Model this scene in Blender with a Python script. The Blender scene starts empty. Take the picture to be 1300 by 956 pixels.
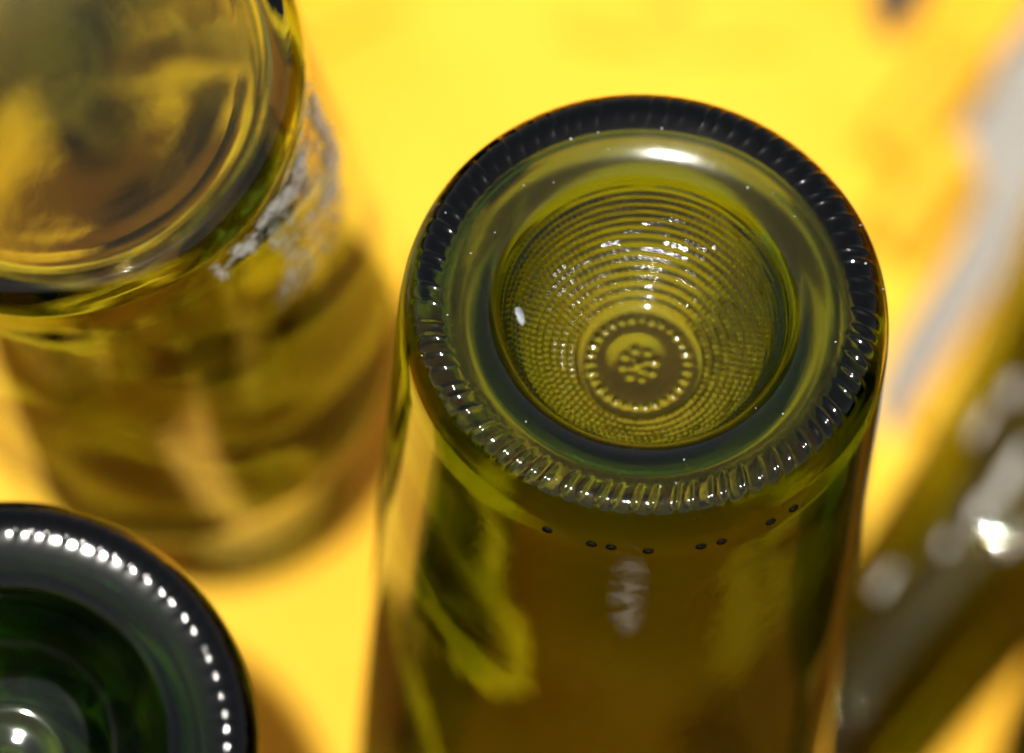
import bpy, bmesh, math, random
import numpy as np
from mathutils import Vector, Matrix
from mathutils.geometry import tessellate_polygon

random.seed(7)
rng = np.random.default_rng(7)
scene = bpy.context.scene
C = scene.collection

# ------------------------------------------------------------------ camera
W, H = 1300.0, 956.0                 # pixel frame of the photograph
MM_PX = 0.0765 / 631.0               # metres per pixel in the plane of focus (bottle base = 76.5 mm)
DIST = 1.6
PITCH = math.radians(65.5)
BASE = Vector((0, 0, 0.300))         # centre of the main bottle's base
BASE_PX = (821.0, 379.0)
F = Vector((0, math.cos(PITCH), -math.sin(PITCH)))
R = Vector((1, 0, 0))
U = R.cross(F)
CAM = BASE - F * DIST + R * ((650 - BASE_PX[0]) * MM_PX) - U * ((478 - BASE_PX[1]) * MM_PX)
cam = bpy.data.cameras.new('camera')
camo = bpy.data.objects.new('camera', cam)
C.objects.link(camo)
camo.matrix_world = Matrix.Translation(CAM) @ Matrix((R, U, -F)).transposed().to_4x4()
cam.sensor_width = 36.0
cam.lens = 36.0 * DIST / (W * MM_PX)
cam.clip_start = 0.05
cam.clip_end = 500
cam.dof.use_dof = True
cam.dof.focus_distance = DIST - 0.004
cam.dof.aperture_fstop = cam.lens / 46.0     # 46 mm pupil
scene.camera = camo


def ray(px, py):
    v = F * DIST + R * ((px - 650) * MM_PX) - U * ((py - 478) * MM_PX)
    return v / DIST                   # one unit of view depth


def at_depth(px, py, depth):
    return CAM + ray(px, py) * depth


def at_z(px, py, z):
    v = ray(px, py)
    return CAM + v * ((z - CAM.z) / v.z)


# ------------------------------------------------------------------ world, sun, exposure
SUN_EL, SUN_AZ = math.radians(70), math.radians(-177)     # azimuth from +Y towards +X
world = bpy.data.worlds.new('World')
scene.world = world
world.use_nodes = True
nt = world.node_tree
nt.nodes.clear()
wo = nt.nodes.new('ShaderNodeOutputWorld')
bg = nt.nodes.new('ShaderNodeBackground')
sky = nt.nodes.new('ShaderNodeTexSky')
sky.sky_type = 'NISHITA'
sky.sun_disc = False
sky.sun_elevation = SUN_EL
sky.sun_rotation = SUN_AZ
sky.air_density = 1.0
sky.dust_density = 1.3
sky.ozone_density = 1.0
hs = nt.nodes.new('ShaderNodeHueSaturation')
hs.inputs['Saturation'].default_value = 0.25
nt.links.new(sky.outputs[0], hs.inputs['Color'])
nt.links.new(hs.outputs[0], bg.inputs[0])
bg.inputs[1].default_value = 0.07
nt.links.new(bg.outputs[0], wo.inputs[0])
sun = bpy.data.lights.new('sun', 'SUN')
sun.energy = 5.0
sun.angle = math.radians(0.6)
sun.color = (1.0, 0.95, 0.86)
suno = bpy.data.objects.new('sun', sun)
C.objects.link(suno)
sd = Vector((math.sin(SUN_AZ) * math.cos(SUN_EL), math.cos(SUN_AZ) * math.cos(SUN_EL), math.sin(SUN_EL)))
suno.rotation_euler = (-sd).to_track_quat('-Z', 'Y').to_euler()
suno.location = sd * 3
scene.view_settings.view_transform = 'Standard'
scene.view_settings.look = 'None'
scene.view_settings.exposure = 0.15
scene.view_settings.gamma = 1.0
scene.view_settings.use_curve_mapping = False
cy = scene.cycles
cy.max_bounces = 18
cy.transmission_bounces = 18
cy.use_adaptive_sampling = True
cy.adaptive_threshold = 0.02
cy.glossy_bounces = 12
cy.diffuse_bounces = 4
cy.transparent_max_bounces = 16
cy.caustics_refractive = True
cy.caustics_reflective = True
cy.sample_clamp_indirect = 6.0
cy.sample_clamp_direct = 0.0
cy.blur_glossy = 0.3
cy.use_denoising = True
try:
    cy.denoiser = 'OPENIMAGEDENOISE'
except Exception:
    pass


# ------------------------------------------------------------------ materials
def new_mat(name):
    m = bpy.data.materials.new(name)
    m.use_nodes = True
    m.node_tree.nodes.clear()
    out = m.node_tree.nodes.new('ShaderNodeOutputMaterial')
    return m, m.node_tree.nodes, m.node_tree.links, out


def glass(name, absorb, density, rough=0.0, bump=0.008, smear=0.05, wear_z=None, wear=0.12):
    m, N, L, out = new_mat(name)
    g = N.new('ShaderNodeBsdfGlass')
    g.inputs['IOR'].default_value = 1.52
    g.inputs['Color'].default_value = (1, 1, 1, 1)
    tc = N.new('ShaderNodeTexCoord')
    no = N.new('ShaderNodeTexNoise')
    no.inputs['Scale'].default_value = 260.0
    no.inputs['Detail'].default_value = 3.0
    L.new(tc.outputs['Object'], no.inputs['Vector'])
    bp = N.new('ShaderNodeBump')
    bp.inputs['Strength'].default_value = bump
    bp.inputs['Distance'].default_value = 0.002
    L.new(no.outputs[0], bp.inputs['Height'])
    L.new(bp.outputs[0], g.inputs['Normal'])
    # faint smears: roughness varies in patches
    n2 = N.new('ShaderNodeTexNoise')
    n2.inputs['Scale'].default_value = 90.0
    n2.inputs['Detail'].default_value = 6.0
    L.new(tc.outputs['Object'], n2.inputs['Vector'])
    mr = N.new('ShaderNodeMapRange')
    mr.inputs['From Min'].default_value = 0.45
    mr.inputs['From Max'].default_value = 0.75
    mr.inputs['To Min'].default_value = rough
    mr.inputs['To Max'].default_value = rough + smear
    L.new(n2.outputs[0], mr.inputs['Value'])
    if wear_z:
        # scuffed bearing ring: rough where the base has stood on tables, r 24-34 mm at the very end
        sx = N.new('ShaderNodeSeparateXYZ')
        L.new(tc.outputs['Object'], sx.inputs[0])

        def mth(op, a, b=None):
            k = N.new('ShaderNodeMath'); k.operation = op
            for q, v in enumerate((a, b)):
                if v is None:
                    continue
                if hasattr(v, 'default_value'):
                    L.new(v, k.inputs[q])
                else:
                    k.inputs[q].default_value = v
            return k.outputs[0]

        def ramp(v, a, b):
            k = N.new('ShaderNodeMapRange'); k.interpolation_type = 'SMOOTHSTEP'
            k.inputs['From Min'].default_value = a; k.inputs['From Max'].default_value = b
            L.new(v, k.inputs['Value'])
            return k.outputs[0]
        rad = mth('SQRT', mth('ADD', mth('MULTIPLY', sx.outputs[0], sx.outputs[0]), mth('MULTIPLY', sx.outputs[1], sx.outputs[1])))
        mask = mth('MULTIPLY', mth('MULTIPLY', ramp(rad, .0225, .0245), ramp(rad, .0335, .0310)), ramp(sx.outputs[2], wear_z - .0055, wear_z - .003))
        n3 = N.new('ShaderNodeTexNoise'); n3.inputs['Scale'].default_value = 700; n3.inputs['Detail'].default_value = 4
        L.new(tc.outputs['Object'], n3.inputs['Vector'])
        mask = mth('MULTIPLY', mask, mth('ADD', mth('MULTIPLY', n3.outputs[0], 0.9), 0.45))
        satin = mth('MULTIPLY', ramp(rad, .0372, .0362), ramp(sx.outputs[2], wear_z - .030, wear_z - .028))
        tot = mth('ADD', mth('ADD', mr.outputs[0], mth('MULTIPLY', satin, 0.06)), mth('MULTIPLY', mask, wear))
        L.new(tot, g.inputs['Roughness'])
    else:
        L.new(mr.outputs[0], g.inputs['Roughness'])
    L.new(g.outputs[0], out.inputs['Surface'])
    va = N.new('ShaderNodeVolumeAbsorption')
    va.inputs['Color'].default_value = (*absorb, 1)
    va.inputs['Density'].default_value = density
    L.new(va.outputs[0], out.inputs['Volume'])
    return m


def plain(name, col, rough, noise_scale=30, var=0.12, spec=0.5, bump=0.0, col2=None, translucent=0.0):
    m, N, L, out = new_mat(name)
    p = N.new('ShaderNodeBsdfPrincipled')
    p.inputs['Roughness'].default_value = rough
    p.inputs['Specular IOR Level'].default_value = spec
    tc = N.new('ShaderNodeTexCoord')
    no = N.new('ShaderNodeTexNoise')
    no.inputs['Scale'].default_value = noise_scale
    no.inputs['Detail'].default_value = 5
    L.new(tc.outputs['Object'], no.inputs['Vector'])
    mx = N.new('ShaderNodeMixRGB')
    mx.inputs[1].default_value = (*[c * (1 - var) for c in col], 1)
    mx.inputs[2].default_value = (*[min(1, c * (1 + var)) for c in col], 1)
    if col2:
        mx.inputs[2].default_value = (*col, 1)
        mx.inputs[1].default_value = (*col2, 1)
        rp = N.new('ShaderNodeMapRange')
        rp.inputs['From Min'].default_value = 0.34
        rp.inputs['From Max'].default_value = 0.58
        L.new(no.outputs[0], rp.inputs['Value'])
        L.new(rp.outputs[0], mx.inputs[0])
    else:
        L.new(no.outputs[0], mx.inputs[0])
    L.new(mx.outputs[0], p.inputs['Base Color'])
    if bump:
        b = N.new('ShaderNodeBump')
        b.inputs['Strength'].default_value = bump
        b.inputs['Distance'].default_value = 0.001
        L.new(no.outputs[0], b.inputs['Height'])
        L.new(b.outputs[0], p.inputs['Normal'])
    if translucent:
        tr = N.new('ShaderNodeBsdfTranslucent')
        L.new(mx.outputs[0], tr.inputs['Color'])
        ms = N.new('ShaderNodeMixShader')
        ms.inputs[0].default_value = translucent
        L.new(p.outputs[0], ms.inputs[1]); L.new(tr.outputs[0], ms.inputs[2])
        L.new(ms.outputs[0], out.inputs['Surface'])
    else:
        L.new(p.outputs[0], out.inputs['Surface'])
    return m


M_OLIVE = glass('olive_glass', (0.56, 0.69, 0.0), 375, wear_z=.300)
M_OLIVE2 = glass('amber_olive_glass', (0.60, 0.73, 0.0), 235, smear=0.012)
M_DARK = glass('dark_green_glass', (0.14, 0.46, 0.02), 640, smear=0.02, wear_z=.325, wear=0.03)
M_OLIVE5 = glass('brown_olive_glass', (0.63, 0.69, 0.0), 400, smear=0.012)
M_DARK2 = glass('deep_green_glass', (0.12, 0.42, 0.02), 620, smear=0.02)
M_DOT = glass('thick_dark_glass', (0.3, 0.3, 0.0), 9000, smear=0.01)
M_YELLOW = plain('yellow_plastic', (0.86, 0.52, 0.045), 0.5, 9, 0.05, 0.25, col2=(0.80, 0.37, 0.012))
M_GREY = plain('concrete', (0.31, 0.30, 0.285), 0.9, 18, 0.25, 0.3, 0.4)
M_PAPER = plain('paper_residue', (0.86, 0.85, 0.80), 0.8, 220, 0.08, 0.3, 0.3, translucent=0.45)
def film_mat(name, lo, hi, top, scale):
    m, N, L, out = new_mat(name)
    p = N.new('ShaderNodeBsdfPrincipled')
    p.inputs['Base Color'].default_value = (0.90, 0.89, 0.84, 1)
    p.inputs['Roughness'].default_value = 0.75
    tc = N.new('ShaderNodeTexCoord')
    no = N.new('ShaderNodeTexNoise')
    no.inputs['Scale'].default_value = scale
    no.inputs['Detail'].default_value = 5
    no.inputs['Distortion'].default_value = 0.6
    L.new(tc.outputs['Object'], no.inputs['Vector'])
    mr = N.new('ShaderNodeMapRange')
    mr.inputs['From Min'].default_value = lo
    mr.inputs['From Max'].default_value = hi
    mr.inputs['To Max'].default_value = top
    L.new(no.outputs[0], mr.inputs['Value'])
    at = N.new('ShaderNodeAttribute')
    at.attribute_name = 'fade'
    mu = N.new('ShaderNodeMath'); mu.operation = 'MULTIPLY'
    L.new(mr.outputs[0], mu.inputs[0]); L.new(at.outputs['Fac'], mu.inputs[1])
    L.new(mu.outputs[0], p.inputs['Alpha'])
    L.new(p.outputs[0], out.inputs['Surface'])
    return m


M_FILM = film_mat('glue_film', 0.50, 0.62, 0.8, 420)
M_SCRAP = film_mat('torn_paper', 0.30, 0.52, 0.97, 500)
M_PALE = film_mat('pale_patch', 0.34, 0.72, 0.26, 210)
M_BLACK = plain('matte_black', (0.03, 0.03, 0.035), 0.6)
M_DUST = plain('lint', (0.5, 0.54, 0.58), 0.7, 200, 0.1)


# ------------------------------------------------------------------ helpers
def link(name, mesh, mat, parent=None):
    o = bpy.data.objects.new(name, mesh)
    C.objects.link(o)
    if mat and not mesh.materials:
        mesh.materials.append(mat)
    if parent:
        o.parent = parent
    return o


def tag(o, label=None, cat=None, group=None, kind=None):
    for k, v in (('label', label), ('category', cat), ('group', group), ('kind', kind)):
        if v:
            o[k] = v
    return o


def catmull(pts, step):
    """dense, evenly stepped curve through pts; step is a function of the point"""
    P = np.array(pts, float)
    P = np.vstack([2 * P[0] - P[1], P, 2 * P[-1] - P[-2]])
    out = []
    for i in range(1, len(P) - 2):
        p0, p1, p2, p3 = P[i - 1:i + 3]
        t0 = 0.0
        a = lambda u, v: max(np.linalg.norm(v - u), 1e-6) ** 0.5
        t1 = a(p0, p1); t2 = t1 + a(p1, p2); t3 = t2 + a(p2, p3)
        n = max(1, int(math.ceil(np.linalg.norm(p2 - p1) / step((p1 + p2) / 2))))
        for k in range(n):
            t = t1 + (t2 - t1) * k / n
            A1 = (t1 - t) / (t1 - t0) * p0 + (t - t0) / (t1 - t0) * p1
            A2 = (t2 - t) / (t2 - t1) * p1 + (t - t1) / (t2 - t1) * p2
            A3 = (t3 - t) / (t3 - t2) * p2 + (t - t2) / (t3 - t2) * p3
            B1 = (t2 - t) / (t2 - t0) * A1 + (t - t0) / (t2 - t0) * A2
            B2 = (t3 - t) / (t3 - t1) * A2 + (t - t1) / (t3 - t1) * A3
            out.append((t2 - t) / (t2 - t1) * B1 + (t - t1) / (t2 - t1) * B2)
    out.append(P[-2])
    return np.array(out)


BASE_PROFILE = [(0, 23.5), (3, 23.4), (6, 23.0), (8.4, 22.9), (9.8, 22.5), (12.3, 21.2), (15.4, 18.8), (18, 15.8), (19.8, 12.6), (21.1, 9.2),
                (22.1, 6.2), (23.1, 4.0), (24.4, 2.5), (26.2, 1.5), (28.5, .75), (31, .2), (33, 0), (34.6, .35), (35.9, 1.3), (37, 3.2), (37.7, 5.8), (38.0, 9)]
IN_BASE = [(34.1, 20), (33.8, 13), (32.8, 8.2), (31.2, 6.2), (29.2, 6.0), (27.2, 7.2), (25.4, 9.8), (24, 13.2), (22.2, 16.8), (19.5, 20.2),
           (15.5, 23.0), (11, 24.8), (6, 25.8), (0, 26.2)]


def bordeaux(L):
    s = L - 300
    out = [(38.1, 14), (38.6, 60), (39.2, 130 + s * .6), (39.4, 186 + s), (38.9, 196 + s), (36.6, 206 + s), (31.6, 215 + s), (24, 222.5 + s),
           (18.2, 229 + s), (15.6, 237 + s), (14.6, 250 + s), (14.0, 275 + s), (13.8, 281 + s), (15.0, 282 + s), (15.2, 287 + s), (14.0, 288.5 + s), (13.8, 298 + s), (13.0, 300 + s),
           (11, 300 + s), (9.6, 298.5 + s)]
    inn = [(9.3, 285 + s), (10.2, 255 + s), (11.6, 240 + s), (14.4, 231.5 + s), (20, 224.5 + s), (27, 217.5 + s), (32.6, 209 + s), (35.3, 198 + s),
           (35.6, 186 + s), (35.0, 130 + s * .6), (34.3, 60), (34.1, 30)]
    return out, inn


def sparkling(L):
    s = L - 300
    out = [(38.1, 14), (38.6, 60), (39.0, 120), (39.0, 146), (38.3, 158), (36.0, 170), (32, 181), (26.4, 191),
           (21.2, 201), (17.8, 214), (16.0, 232), (15.0, 262 + s), (14.8, 277 + s), (14.6, 281 + s), (16.4, 282 + s), (16.6, 287 + s), (14.8, 288.5 + s), (14.4, 298 + s), (13.0, 300 + s),
           (11, 300 + s), (9.6, 298.5 + s)]
    inn = [(9.8, 285 + s), (11.2, 250), (12.8, 230), (14.8, 213), (18.2, 200), (23.4, 190), (28.8, 180), (32.6, 169), (34.8, 157),
           (35.6, 144), (35.6, 120), (35.2, 60), (35.0, 30)]
    return out, inn


def burgundy(L):
    s = L - 300
    out = [(38.1, 14), (38.8, 60), (39.4, 120 + s), (38.6, 134 + s), (35.4, 152 + s), (29.8, 174 + s), (24, 196 + s), (19.4, 216 + s),
           (16.4, 236 + s), (14.8, 255 + s), (14.2, 277 + s), (14.0, 281 + s), (15.2, 282 + s), (15.4, 287 + s), (14.2, 288.5 + s), (14.0, 298 + s), (13.0, 300 + s),
           (11, 300 + s), (9.6, 298.5 + s)]
    inn = [(9.4, 285 + s), (11, 250 + s), (13.4, 234 + s), (16.6, 214 + s), (21.2, 195 + s), (27, 173 + s), (32.6, 150 + s), (35.8, 133 + s),
           (36.4, 120 + s), (36.0, 60), (35.4, 30)]
    return out, inn


WIDE_BASE = [(0, 8.0), (8, 7.7), (16, 6.5), (22, 4.7), (26, 3.0), (28.8, 1.7), (30.8, .8), (32.4, .25), (33.6, 0), (34.6, .1), (35.8, .8), (36.9, 2.4), (37.7, 5), (38.0, 9)]
IN_WIDE = [(35.0, 24), (35.0, 12), (34.4, 6.5), (33.2, 4.0), (31.5, 3.2), (28.5, 4.6), (22, 7.8), (16, 9.6), (8, 10.8), (0, 11.1)]


def bottle_mesh(name, L, style, segs, fine, base=None, inbase=None, n_knurl=76, stipple=True, knurl_amp=0.30, seed=1, rs=1.0, wave=0.10):
    """one closed glass shell, mouth at local z = 0, base at z = L (millimetres in, metres out)"""
    rg = np.random.default_rng(seed)
    o2, i2 = style(L)
    pts = (base or BASE_PROFILE) + o2 + i2 + (inbase or IN_BASE)

    def step(p):
        if p[1] < 12 or (p[1] < 24.2 and p[0] < 24):
            if p[1] < 29 and not (p[0] > 38.05):
                return fine
        return 3.0 if p[1] < 180 else 1.4
    P = catmull(pts, step)
    r, d = P[:, 0].copy(), P[:, 1].copy()
    r[0] = 0; r[-1] = 0
    r = np.maximum(r, 0)
    T = np.gradient(P, axis=0)
    T /= np.maximum(np.linalg.norm(T, axis=1, keepdims=True), 1e-9)
    s = np.concatenate([[0], np.cumsum(np.linalg.norm(np.diff(P, axis=0), axis=1))])
    nr, nd = -T[:, 1] * 0, None
    # travelling from base centre outwards the glass lies on the inner (deeper) side; outside normal points to smaller depth
    nr, nd = T[:, 1], -T[:, 0]
    n = len(r)
    th = np.linspace(0, 2 * math.pi, segs, endpoint=False)
    hgt = np.zeros((n, segs))
    ax_end = next(i for i in range(n) if d[i] > 30 and r[i] > 37)      # outer base zone ends
    zone = np.arange(n) < ax_end
    # knurled ring on the heel
    if n_knurl:
        amp = 0.6 + 0.65 * rg.random(n_knurl)
        sl = 0.35 * rg.standard_normal(n_knurl) * 0.3
        for i in np.where(zone & (r > 30) & (d < 5.5))[0]:
            w = 1 / (1 + math.exp(-(r[i] - 31.7) / 0.45)) * 1 / (1 + math.exp((d[i] - 0.95) / 0.22))
            if w < 1e-3:
                continue
            ph = (th * n_knurl / (2 * math.pi) + 0.10 * (r[i] - 34)) % n_knurl
            kk = np.floor(ph).astype(int) % n_knurl
            u = ph - np.floor(ph) - 0.5 + sl[kk]
            hgt[i] += knurl_amp * w * amp[kk] * np.exp(-(u / 0.16) ** 2)
    if stipple:
        iz = np.where(zone & (r < 22.6) & (r > 9.6) & (d > 5.0))[0]
        s_ref = s[iz[-1]]
        beaded = 0.22 + 0.62 * (0.5 - 0.5 * np.cos(th - 0.5)) ** 1.5      # crisper beads on one side of the mould
        sp = 1.6
        for i in iz:
            q = (s_ref - s[i]) / sp
            row = math.floor(q)
            v = q - row - 0.5
            rr = np.interp(s_ref - (row + .5) * sp, s, r)
            nd_ = max(8, int(round(2 * math.pi * rr / 1.05)))
            fade = min(1, (s_ref - s[i]) / 2.0) * min(1, (r[i] - 9.6) / 1.0)
            dots = 0.5 + 0.5 * np.cos(nd_ * th + row * 1.9)
            worn = 1 + 0.22 * np.sin(3 * th + 0.9 * row) + 0.16 * np.sin(11 * th - 1.7 * row) + 0.14 * np.sin(23 * th + 2.3 * row)
            hgt[i] += 0.42 * fade * math.exp(-(v / 0.26) ** 2) * (1.0 - 0.62 * beaded + 0.95 * beaded * dots ** 1.3) * worn
        # dot rosette on the top of the punt
        iz = np.where(zone & (r < 9.4) & (d > 20))[0]
        spots = [(7.6, k * 2 * math.pi / 30 + .03, .50, .36) for k in range(30)]
        spots += [(2.5, k * 2 * math.pi / 8 + .2, .5, .28) for k in range(8)] + [(0.0, 0, .7, .28)]
        spots += [(1.3, k * 2 * math.pi / 4 + .5, .4, .16) for k in range(4)]
        X = r[iz][:, None] * np.cos(th)[None]
        Y = r[iz][:, None] * np.sin(th)[None]
        for (sr, sa, rad, hh) in spots:
            dd = (X - sr * math.cos(sa)) ** 2 + (Y - sr * math.sin(sa)) ** 2
            hgt[iz] += hh * rg.uniform(.55, 1.2) * np.exp(-dd / (rad * rg.uniform(.85, 1.15)) ** 2)
    # uneven hand of the mould: slow waves, mostly on the inside
    inside = (np.arange(n) >= ax_end)
    wav = np.zeros((n, segs))
    for _ in range(9):
        m = rg.integers(1, 7)
        k = rg.uniform(0.01, 0.12)
        wav += rg.uniform(.5, 1) * np.sin(m * th[None] + k * s[:, None] + rg.uniform(0, 6.28))
    # outer side nearly true, inner side wavy
    inner_start = int(np.argmax(s > s[np.argmin(np.abs(d - L) + (r > 12) * 50)]))
    wamp = np.where(np.arange(n) > inner_start, wave, 0.012)
    taper = np.clip(r / 26.0, 0, 1) ** 3
    hgt += wav * (wamp * taper)[:, None]
    RR = r[:, None] + nr[:, None] * hgt
    DD = d[:, None] + nd[:, None] * hgt
    RR[0] = 0; RR[-1] = 0
    RR *= rs
    DD[0] = DD[0].mean(); DD[-1] = DD[-1].mean()
    X = RR * np.cos(th)[None]; Y = RR * np.sin(th)[None]; Z = L - DD
    V = np.stack([X, Y, Z], -1)[1:-1].reshape(-1, 3)
    m = n - 2
    V = np.vstack([V, [[0, 0, Z[0, 0]], [0, 0, Z[-1, 0]]]]) * 0.001
    i0 = (np.arange(m - 1)[:, None] * segs + np.arange(segs)[None])
    j = (np.arange(segs) + 1) % segs
    i1 = (np.arange(m - 1)[:, None] * segs + j[None])
    quads = np.stack([i0, i0 + segs, i1 + segs, i1], -1).reshape(-1, 4)
    a = np.arange(segs)
    t1 = np.stack([np.full(segs, m * segs), a, j], -1)
    b = (m - 1) * segs
    t2 = np.stack([np.full(segs, m * segs + 1), b + j, b + a], -1)
    me = bpy.data.meshes.new(name)
    nv, nq = len(V), len(quads)
    me.vertices.add(nv)
    me.vertices.foreach_set('co', V.astype(np.float32).ravel())
    loops = np.concatenate([quads.ravel(), t1.ravel(), t2.ravel()]).astype(np.int32)
    me.loops.add(len(loops))
    me.loops.foreach_set('vertex_index', loops)
    starts = np.concatenate([np.arange(nq) * 4, nq * 4 + np.arange(2 * segs) * 3]).astype(np.int32)
    me.polygons.add(nq + 2 * segs)
    me.polygons.foreach_set('loop_start', starts)
    me.polygons.foreach_set('use_smooth', np.ones(nq + 2 * segs, bool))
    me.update(calc_edges=True)
    # make the normals point out of the glass
    bm = bmesh.new(); bm.from_mesh(me)
    vol = bm.calc_volume(signed=True)
    if vol < 0:
        bmesh.ops.reverse_faces(bm, faces=bm.faces)
        bm.to_mesh(me)
    bm.free()
    me.update()
    return me


def bead_mesh(name, rx, ry, rz, seg=14, rings=8):
    bm = bmesh.new()
    bmesh.ops.create_uvsphere(bm, u_segments=seg, v_segments=rings, radius=1)
    bmesh.ops.scale(bm, vec=(rx, ry, rz), verts=bm.verts)
    me = bpy.data.meshes.new(name)
    bm.to_mesh(me); bm.free()
    for p in me.polygons:
        p.use_smooth = True
    return me


def stand(root, base_pt, axis, L, spin=0.0):
    """root Empty at the mouth; local +Z runs from the mouth to the base"""
    z = (-axis).normalized()
    x = Vector((1, 0, 0)); x = (x - z * x.dot(z)).normalized()
    y = z.cross(x)
    root.matrix_world = Matrix.Translation(base_pt - z * (L * .001)) @ Matrix((x, y, z)).transposed().to_4x4() @ Matrix.Rotation(spin, 4, 'Z')


def bottle(name, label, group=None):
    e = bpy.data.objects.new(name, None)
    C.objects.link(e)
    e.empty_display_size = 0.03
    return tag(e, label, 'bottle', group)


def axis_through(base, px, py, length):
    """unit axis so that the point `length` metres down the bottle is seen at the pixel"""
    v = ray(px, py).normalized()
    o = CAM - base
    b = o.dot(v); c = o.dot(o) - length * length
    disc = b * b - c
    t = -b + math.sqrt(max(disc, 0))
    return (CAM + v * t - base).normalized()


# ------------------------------------------------------------------ ground and crate
def prism(name, loops, z0, z1, mat, parent=None):
    """flat plate with holes between two heights; loops are world xy lists, first the outline"""
    vs = [Vector((x, y, 0)) for lp in loops for (x, y) in lp]
    tris = tessellate_polygon([[Vector((x, y, 0)) for (x, y) in lp] for lp in loops])
    n = len(vs)
    verts = [(v.x, v.y, z1) for v in vs] + [(v.x, v.y, z0) for v in vs]
    faces = [t for t in tris] + [(a + n, c + n, b + n) for a, b, c in tris]
    k = 0
    for lp in loops:
        m = len(lp)
        for i in range(m):
            a, b = k + i, k + (i + 1) % m
            faces.append((a, b, b + n, a + n))
        k += m
    me = bpy.data.meshes.new(name)
    me.from_pydata(verts, [], faces)
    bm = bmesh.new(); bm.from_mesh(me)
    bmesh.ops.recalc_face_normals(bm, faces=bm.faces)
    bm.to_mesh(me); bm.free()
    return link(name, me, mat, parent)


gm = bpy.data.meshes.new('ground')
gm.from_pydata([(-30, -30, 0), (30, -30, 0), (30, 30, 0), (-30, 30, 0)], [], [(0, 1, 2, 3)])
ground = link('ground', gm, M_GREY)
ground.location = (0, 0, -0.016)
tag(ground, kind='structure')

crate = bpy.data.objects.new('yellow_crate', None)
C.objects.link(crate)
tag(crate, 'sunlit yellow plastic crate with slotted floor under the green bottles', 'crate')
crate.location = (0, 0, -0.012)


def floor_xy(p):
    w = at_z(p[0], p[1], 0.0)
    return (w.x, w.y)


slot = [(1470, -220), (1300, 22), (1240, 98), (1168, 160), (1228, 172), (1240, 220), (1226, 285), (1188, 350),
        (1140, 430), (1108, 505), (1128, 566), (1206, 462), (1306, 334), (1560, -30)]
X0, X1, Y0, Y1 = -0.30, 0.26, -0.125, 0.47
outline = [(X0, Y0), (X1, Y0), (X1, Y1), (X0, Y1)]
fl = prism('floor_panel', [outline, [floor_xy(p) for p in slot]], 0.008, 0.012, M_YELLOW, crate)


def bar(name, p, q, w, z0, z1, mat, parent):
    a, b = Vector((*p, 0)), Vector((*q, 0))
    n = (b - a).normalized().cross(Vector((0, 0, 1))) * (w / 2)
    lp = [(a + n).to_2d()[:], (b + n).to_2d()[:], (b - n).to_2d()[:], (a - n).to_2d()[:]]
    return prism(name, [lp], z0, z1, mat, parent)


for p, q, w in (((850, 44), (1000, 36), .010), ((840, -60), (846, 24), .007),
                ((360, 60), (500, -10), .008), ((700, 30), (830, 46), .006)):
    bar('floor_rib', floor_xy(p), floor_xy(q), w, 0.0122, 0.0160, M_YELLOW, crate)

for (xa, ya, xb, yb) in ((X0, Y0, X1, Y0), (X1, Y0, X1, Y1), (X1, Y1, X0, Y1), (X0, Y1, X0, Y0)):
    dx, dy = (xb - xa), (yb - ya)
    ln = math.hypot(dx, dy)
    ux, uy = dx / ln * .0, dy / ln * .0
    bar('side_wall', (xa, ya), (xb, yb), 0.004, 0.0125, 0.310, M_YELLOW, crate)
    bar('wall_rim', (xa, ya), (xb, yb), 0.018, 0.3105, 0.328, M_YELLOW, crate)

def ridge(p, q, w, h, parent):
    """rounded stiffening ridge on the crate floor"""
    a, b = Vector((*p, 0)), Vector((*q, 0))
    n = (b - a).normalized().cross(Vector((0, 0, 1)))
    V, Fc, m = [], [], 9
    for e in (a, b):
        for k in range(m):
            t = k / (m - 1)
            c = e + n * (w * (t - .5))
            V.append((c.x, c.y, 0.0122 + h * math.sin(math.pi * t) ** .8))
    for k in range(m - 1):
        Fc.append((k, k + 1, m + k + 1, m + k))
    Fc += [tuple(range(m))[::-1], tuple(range(m, 2 * m)), (0, m, 2 * m - 1, m - 1)]
    me = bpy.data.meshes.new('stiffening_ridge')
    me.from_pydata(V, [], Fc)
    bm = bmesh.new(); bm.from_mesh(me)
    bmesh.ops.recalc_face_normals(bm, faces=bm.faces)
    bm.to_mesh(me); bm.free()
    return link('stiffening_ridge', me, M_YELLOW, parent)


for p, q, w, h in (((1225, 75), (1120, 215), .014, .012), ((1205, 215), (1120, 330), .016, .014), ((1290, 390), (1170, 560), .012, .009)):
    ridge(floor_xy(p), floor_xy(q), w, h, crate)

cl = [floor_xy(p) for p in ((1150, -80), (1106, -2), (1118, 50), (1140, 50), (1180, -6), (1215, -80))]
prism('dark_strip', [cl], 0.0123, 0.0180, M_BLACK, crate)  # low black plate near the far end of the slot

# ------------------------------------------------------------------ the bottles
L1 = 300.0
main = bottle('wine_bottle', 'upturned olive green bottle with stippled punt and knurled base rim, in sharp focus')
ax = axis_through(BASE, 761.5, 868, 0.146)
stand(main, BASE, ax, L1, 0.0)
b = link('body', bottle_mesh('body', L1, bordeaux, 912, 0.22, seed=3), M_OLIVE, main)

# bottle behind to the left, leaning, glue and paper left from its label
L2 = 300.0
left = bottle('wine_bottle', 'leaning amber olive bottle with torn white label scraps on its side')
B2 = at_depth(60, 78, DIST + 0.020)
ax2 = axis_through(B2, 226, 432, 0.178)
stand(left, B2, ax2, L2, 0.4)
link('body', bottle_mesh('body', L2, sparkling, 456, 0.5, WIDE_BASE, IN_WIDE, rs=1.05, wave=0.16, stipple=False, n_knurl=0, seed=5), M_OLIVE2, left)

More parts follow.
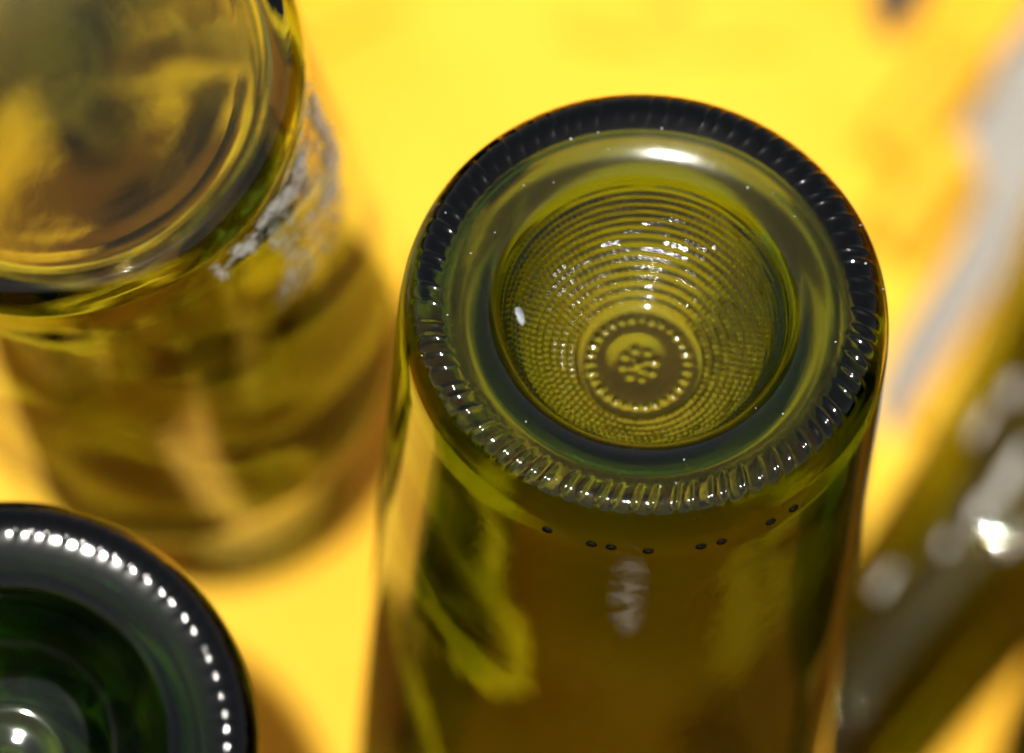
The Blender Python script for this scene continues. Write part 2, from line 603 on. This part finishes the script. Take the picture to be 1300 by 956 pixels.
# dark bottle in the lower left corner
L4 = 325.0
dark = bottle('wine_bottle', 'dark green upturned bottle beside the leaning amber bottle')
B4 = at_depth(14, 938, DIST - 0.050)
ax4 = axis_through(B4, -10, 1180, 0.2)
stand(dark, B4, ax4, L4, 0.1)
link('body', bottle_mesh('body', L4, bordeaux, 760, 0.3, n_knurl=76, stipple=False, knurl_amp=0.2, seed=8, rs=0.985), M_DARK, dark)

# dark bottle standing behind the amber one, seen through its glass
behind = bottle('wine_bottle', 'dark green bottle showing as a dark shape through the amber bottle')
nb = at_z(70, 70, 0.002)
ab = Vector((0.05, -0.04, -1)).normalized()
stand(behind, nb - ab * 0.300, ab, 300.0, 0.7)
link('body', bottle_mesh('body', 300.0, bordeaux, 300, 0.8, stipple=False, n_knurl=0, seed=11), M_DARK2, behind)

# unseen bottle added outside the frame to darken the sharp bottle's mirrored flank
beside = bottle('wine_bottle', 'added dark green bottle, unseen, darkening the mirrored flank of the sharp olive bottle')
ab = Vector((-0.12, 0.05, -1)).normalized()
stand(beside, Vector((0.126, -0.012, 0.302)), ab, 300.0, 0.2)
ob = link('body', bpy.data.objects[behind.children[0].name].data, M_DARK2, beside)

# leaning bottle on the right
L5 = 300.0
right = bottle('wine_bottle', 'brownish olive bottle lying on the crate floor, flecked with white paper specks')
mouth5 = at_z(975, 1036, 0.019)
sh5 = at_z(1384, 530, 0.036)
a5 = (mouth5 - sh5).normalized()
B5 = mouth5 - a5 * (L5 * .001)
stand(right, B5, a5, L5, 0.9)
link('body', bottle_mesh('body', L5, burgundy, 360, 0.6, stipple=False, n_knurl=0, seed=9, rs=1.2), M_OLIVE5, right)


# ------------------------------------------------------------------ small marks on the glass
bpy.context.view_layer.update()


def on_glass(root, px, py):
    """local point and normal of the root's body where the pixel's ray first meets it"""
    body = [c for c in root.children if c.name.startswith('body')][0]
    inv = body.matrix_world.inverted()
    o = inv @ CAM
    v = (inv.to_3x3() @ ray(px, py)).normalized()
    ok, loc, nor, _ = body.ray_cast(o, v)
    return (loc, nor) if ok else (None, None)


def frame(nor, up=Vector((0, 0, 1))):
    x = up.cross(nor)
    if x.length < 1e-4:
        x = Vector((1, 0, 0)).cross(nor)
    x.normalize()
    return Matrix((x, nor.cross(x), nor)).transposed()


dot_me = bead_mesh('mould_dot', 0.0009, 0.00062, 0.00045)
for (px, py) in ((695, 672), (751, 690), (776, 694), (823, 699), (890, 693), (916, 687), (978, 662), (1007, 645)):
    loc, nor = on_glass(main, px, py)
    if loc is None:
        continue
    o = link('mould_dot', dot_me, M_DOT, main)
    o.matrix_local = Matrix.Translation(loc + nor * 0.00012) @ frame(nor).to_4x4()


def scrap(root, name, pts, mat, thick=0.00025, lift=0.00012):
    """thin flake with an irregular outline (pixel loop) lying on the curved glass"""
    top, bot = [], []
    cx = sum(p[0] for p in pts) / len(pts); cyy = sum(p[1] for p in pts) / len(pts)
    loops = []
    for f in (1.0, 0.66, 0.33):
        ring = []
        for p in pts:
            loc, nor = on_glass(root, cx + (p[0] - cx) * f, cyy + (p[1] - cyy) * f)
            if loc is None:
                return None
            ring.append((loc, nor))
        loops.append(ring)
    c = on_glass(root, cx, cyy)
    if c[0] is None:
        return None
    n = len(pts)
    V = []
    for k, ring in enumerate(loops):
        for loc, nor in ring:
            V.append(loc + nor * (lift + (thick * (.5 + .5 * (k > 0)) * random.uniform(.7, 1.3))))
    V.append(c[0] + c[1] * (lift + thick))
    for loc, nor in loops[0]:
        V.append(loc + nor * lift * 0.4)
    Fc = []
    for k in range(2):
        for i in range(n):
            j = (i + 1) % n
            Fc.append((k * n + i, k * n + j, (k + 1) * n + j, (k + 1) * n + i))
    for i in range(n):
        j = (i + 1) % n
        Fc.append((2 * n + i, 2 * n + j, 3 * n))
        Fc.append((i, 3 * n + 1 + i, 3 * n + 1 + j, j))
    me = bpy.data.meshes.new(name)
    me.from_pydata([v[:] for v in V], [], Fc)
    for p in me.polygons:
        p.use_smooth = True
    return link(name, me, mat, root)


def blob(cx, cy, rx, ry, ang, n=14, rough=0.3):
    out = []
    ca, sa = math.cos(ang), math.sin(ang)
    for k in range(n):
        a = 2 * math.pi * k / n
        f = 1 + rough * random.uniform(-1, 1)
        x, y = rx * f * math.cos(a), ry * f * math.sin(a)
        out.append((cx + x * ca - y * sa, cy + x * sa + y * ca))
    return out


def stroke(pts, w):
    """outline of a ragged, tapering stroke through pixel points"""
    P = []
    for (x0, y0), (x1, y1) in zip(pts, pts[1:]):
        for k in range(6):
            P.append((x0 + (x1 - x0) * k / 6, y0 + (y1 - y0) * k / 6))
    P.append(pts[-1])
    a, b = [], []
    for i, (x, y) in enumerate(P):
        x0, y0 = P[max(0, i - 1)]; x1, y1 = P[min(len(P) - 1, i + 1)]
        dx, dy = x1 - x0, y1 - y0
        ln = math.hypot(dx, dy) or 1
        f = 0.35 + 0.65 * math.sin(math.pi * (i + .6) / (len(P) + .2))
        a.append((x - dy / ln * w * f * random.uniform(.5, 1.4), y + dx / ln * w * f * random.uniform(.5, 1.4)))
        b.append((x + dy / ln * w * f * random.uniform(.5, 1.4), y - dx / ln * w * f * random.uniform(.5, 1.4)))
    return a + b[::-1]


def inside(x, y, poly):
    c = False
    for (x0, y0), (x1, y1) in zip(poly, poly[1:] + poly[:1]):
        if (y0 > y) != (y1 > y) and x < (x1 - x0) * (y - y0) / (y1 - y0) + x0:
            c = not c
    return c


def seg_dist(x, y, a, b):
    dx, dy = b[0] - a[0], b[1] - a[1]
    t = max(0, min(1, ((x - a[0]) * dx + (y - a[1]) * dy) / (dx * dx + dy * dy + 1e-9)))
    return math.hypot(x - a[0] - t * dx, y - a[1] - t * dy)


def film(root, name, poly, mat, cell=2.6, lift=0.00015, soft=9.0):
    """thin skin of glue and torn paper that follows the curved glass, cell by cell"""
    xs = [p[0] for p in poly]; ys = [p[1] for p in poly]
    nx = int((max(xs) - min(xs)) / cell) + 2; ny = int((max(ys) - min(ys)) / cell) + 2
    idx, V, Fc, fade = {}, [], [], []

    def vert(i, j):
        if (i, j) not in idx:
            loc, nor = on_glass(root, min(xs) + i * cell, min(ys) + j * cell)
            if loc is None:
                idx[(i, j)] = None
            else:
                idx[(i, j)] = len(V)
                V.append((loc + nor * (lift + random.uniform(0, .00006)))[:])
                x, y = min(xs) + i * cell, min(ys) + j * cell
                e = min(seg_dist(x, y, a, b) for a, b in zip(poly, poly[1:] + poly[:1])) if inside(x, y, poly) else 0.0
                fade.append(min(1.0, e / soft))
        return idx[(i, j)]
    for i in range(nx):
        for j in range(ny):
            if inside(min(xs) + (i + .5) * cell, min(ys) + (j + .5) * cell, poly):
                q = [vert(i, j), vert(i + 1, j), vert(i + 1, j + 1), vert(i, j + 1)]
                if None not in q:
                    Fc.append(q)
    me = bpy.data.meshes.new(name)
    me.from_pydata(V, [], Fc)
    for p in me.polygons:
        p.use_smooth = True
    at = me.attributes.new('fade', 'FLOAT', 'POINT')
    at.data.foreach_set('value', np.array(fade, np.float32))
    return link(name, me, mat, root)


film(left, 'label_residue', [(386, 100), (402, 103), (424, 165), (442, 235), (434, 300), (408, 338), (380, 372), (352, 398), (343, 378),
                             (358, 335), (332, 306), (300, 334), (275, 356), (262, 340), (318, 284), (348, 250), (372, 180)], M_FILM)
for pts, w in (([(395, 116), (401, 150), (421, 184), (419, 236), (402, 276)], 9),
               ([(386, 186), (372, 236), (338, 270), (324, 290)], 9),
               ([(292, 321), (328, 305)], 9), ([(274, 344), (290, 350)], 7), ([(366, 335), (368, 356)], 6)):
    film(left, 'label_scrap', stroke(pts, w * 1.15), M_SCRAP, 1.6, 0.0004, soft=4.5)

for (x, y, rx, ry, a) in ((1281, 602, 9, 42, .52), (1246, 650, 8, 24, .5), (1246, 538, 6, 26, .55), (1286, 494, 8, 20, .5), (1202, 690, 6, 11, .3),
                          (1123, 739, 6, 22, .55), (1284, 684, 5, 20, .7)):
    scrap(right, 'paper_speck', blob(x, y, rx, ry, a, 12, .22), M_PAPER, 0.00006, 0.00012)

film(main, 'pale_patch', blob(798, 752, 30, 62, .08, 26, .05), M_PALE, 3.0, 0.00012, soft=30.0)  # soft pale patch laid over the front of the glass
# lint in the punt and dust on the rim of the sharp bottle
scrap(main, 'lint', [(654, 391), (659, 390), (664, 397), (666, 408), (663, 414), (658, 408), (655, 400)], M_DUST, 0.0001, 0.00005)
for k in range(26):
    a = random.uniform(0, 6.28); rr = random.uniform(200, 300)
    scrap(main, 'dust_speck', blob(822 + rr * math.cos(a), 385 + rr * .9 * math.sin(a), random.uniform(.7, 1.6), random.uniform(.6, 1.2), a, 6, .3), M_DUST, 0.0001, 0.00003)

for e, n in ((main, 'main'), (left, 'left'), (dark, 'dark'), (right, 'right')):
    print(n, 'mouth', tuple(round(v, 3) for v in e.matrix_world.translation))
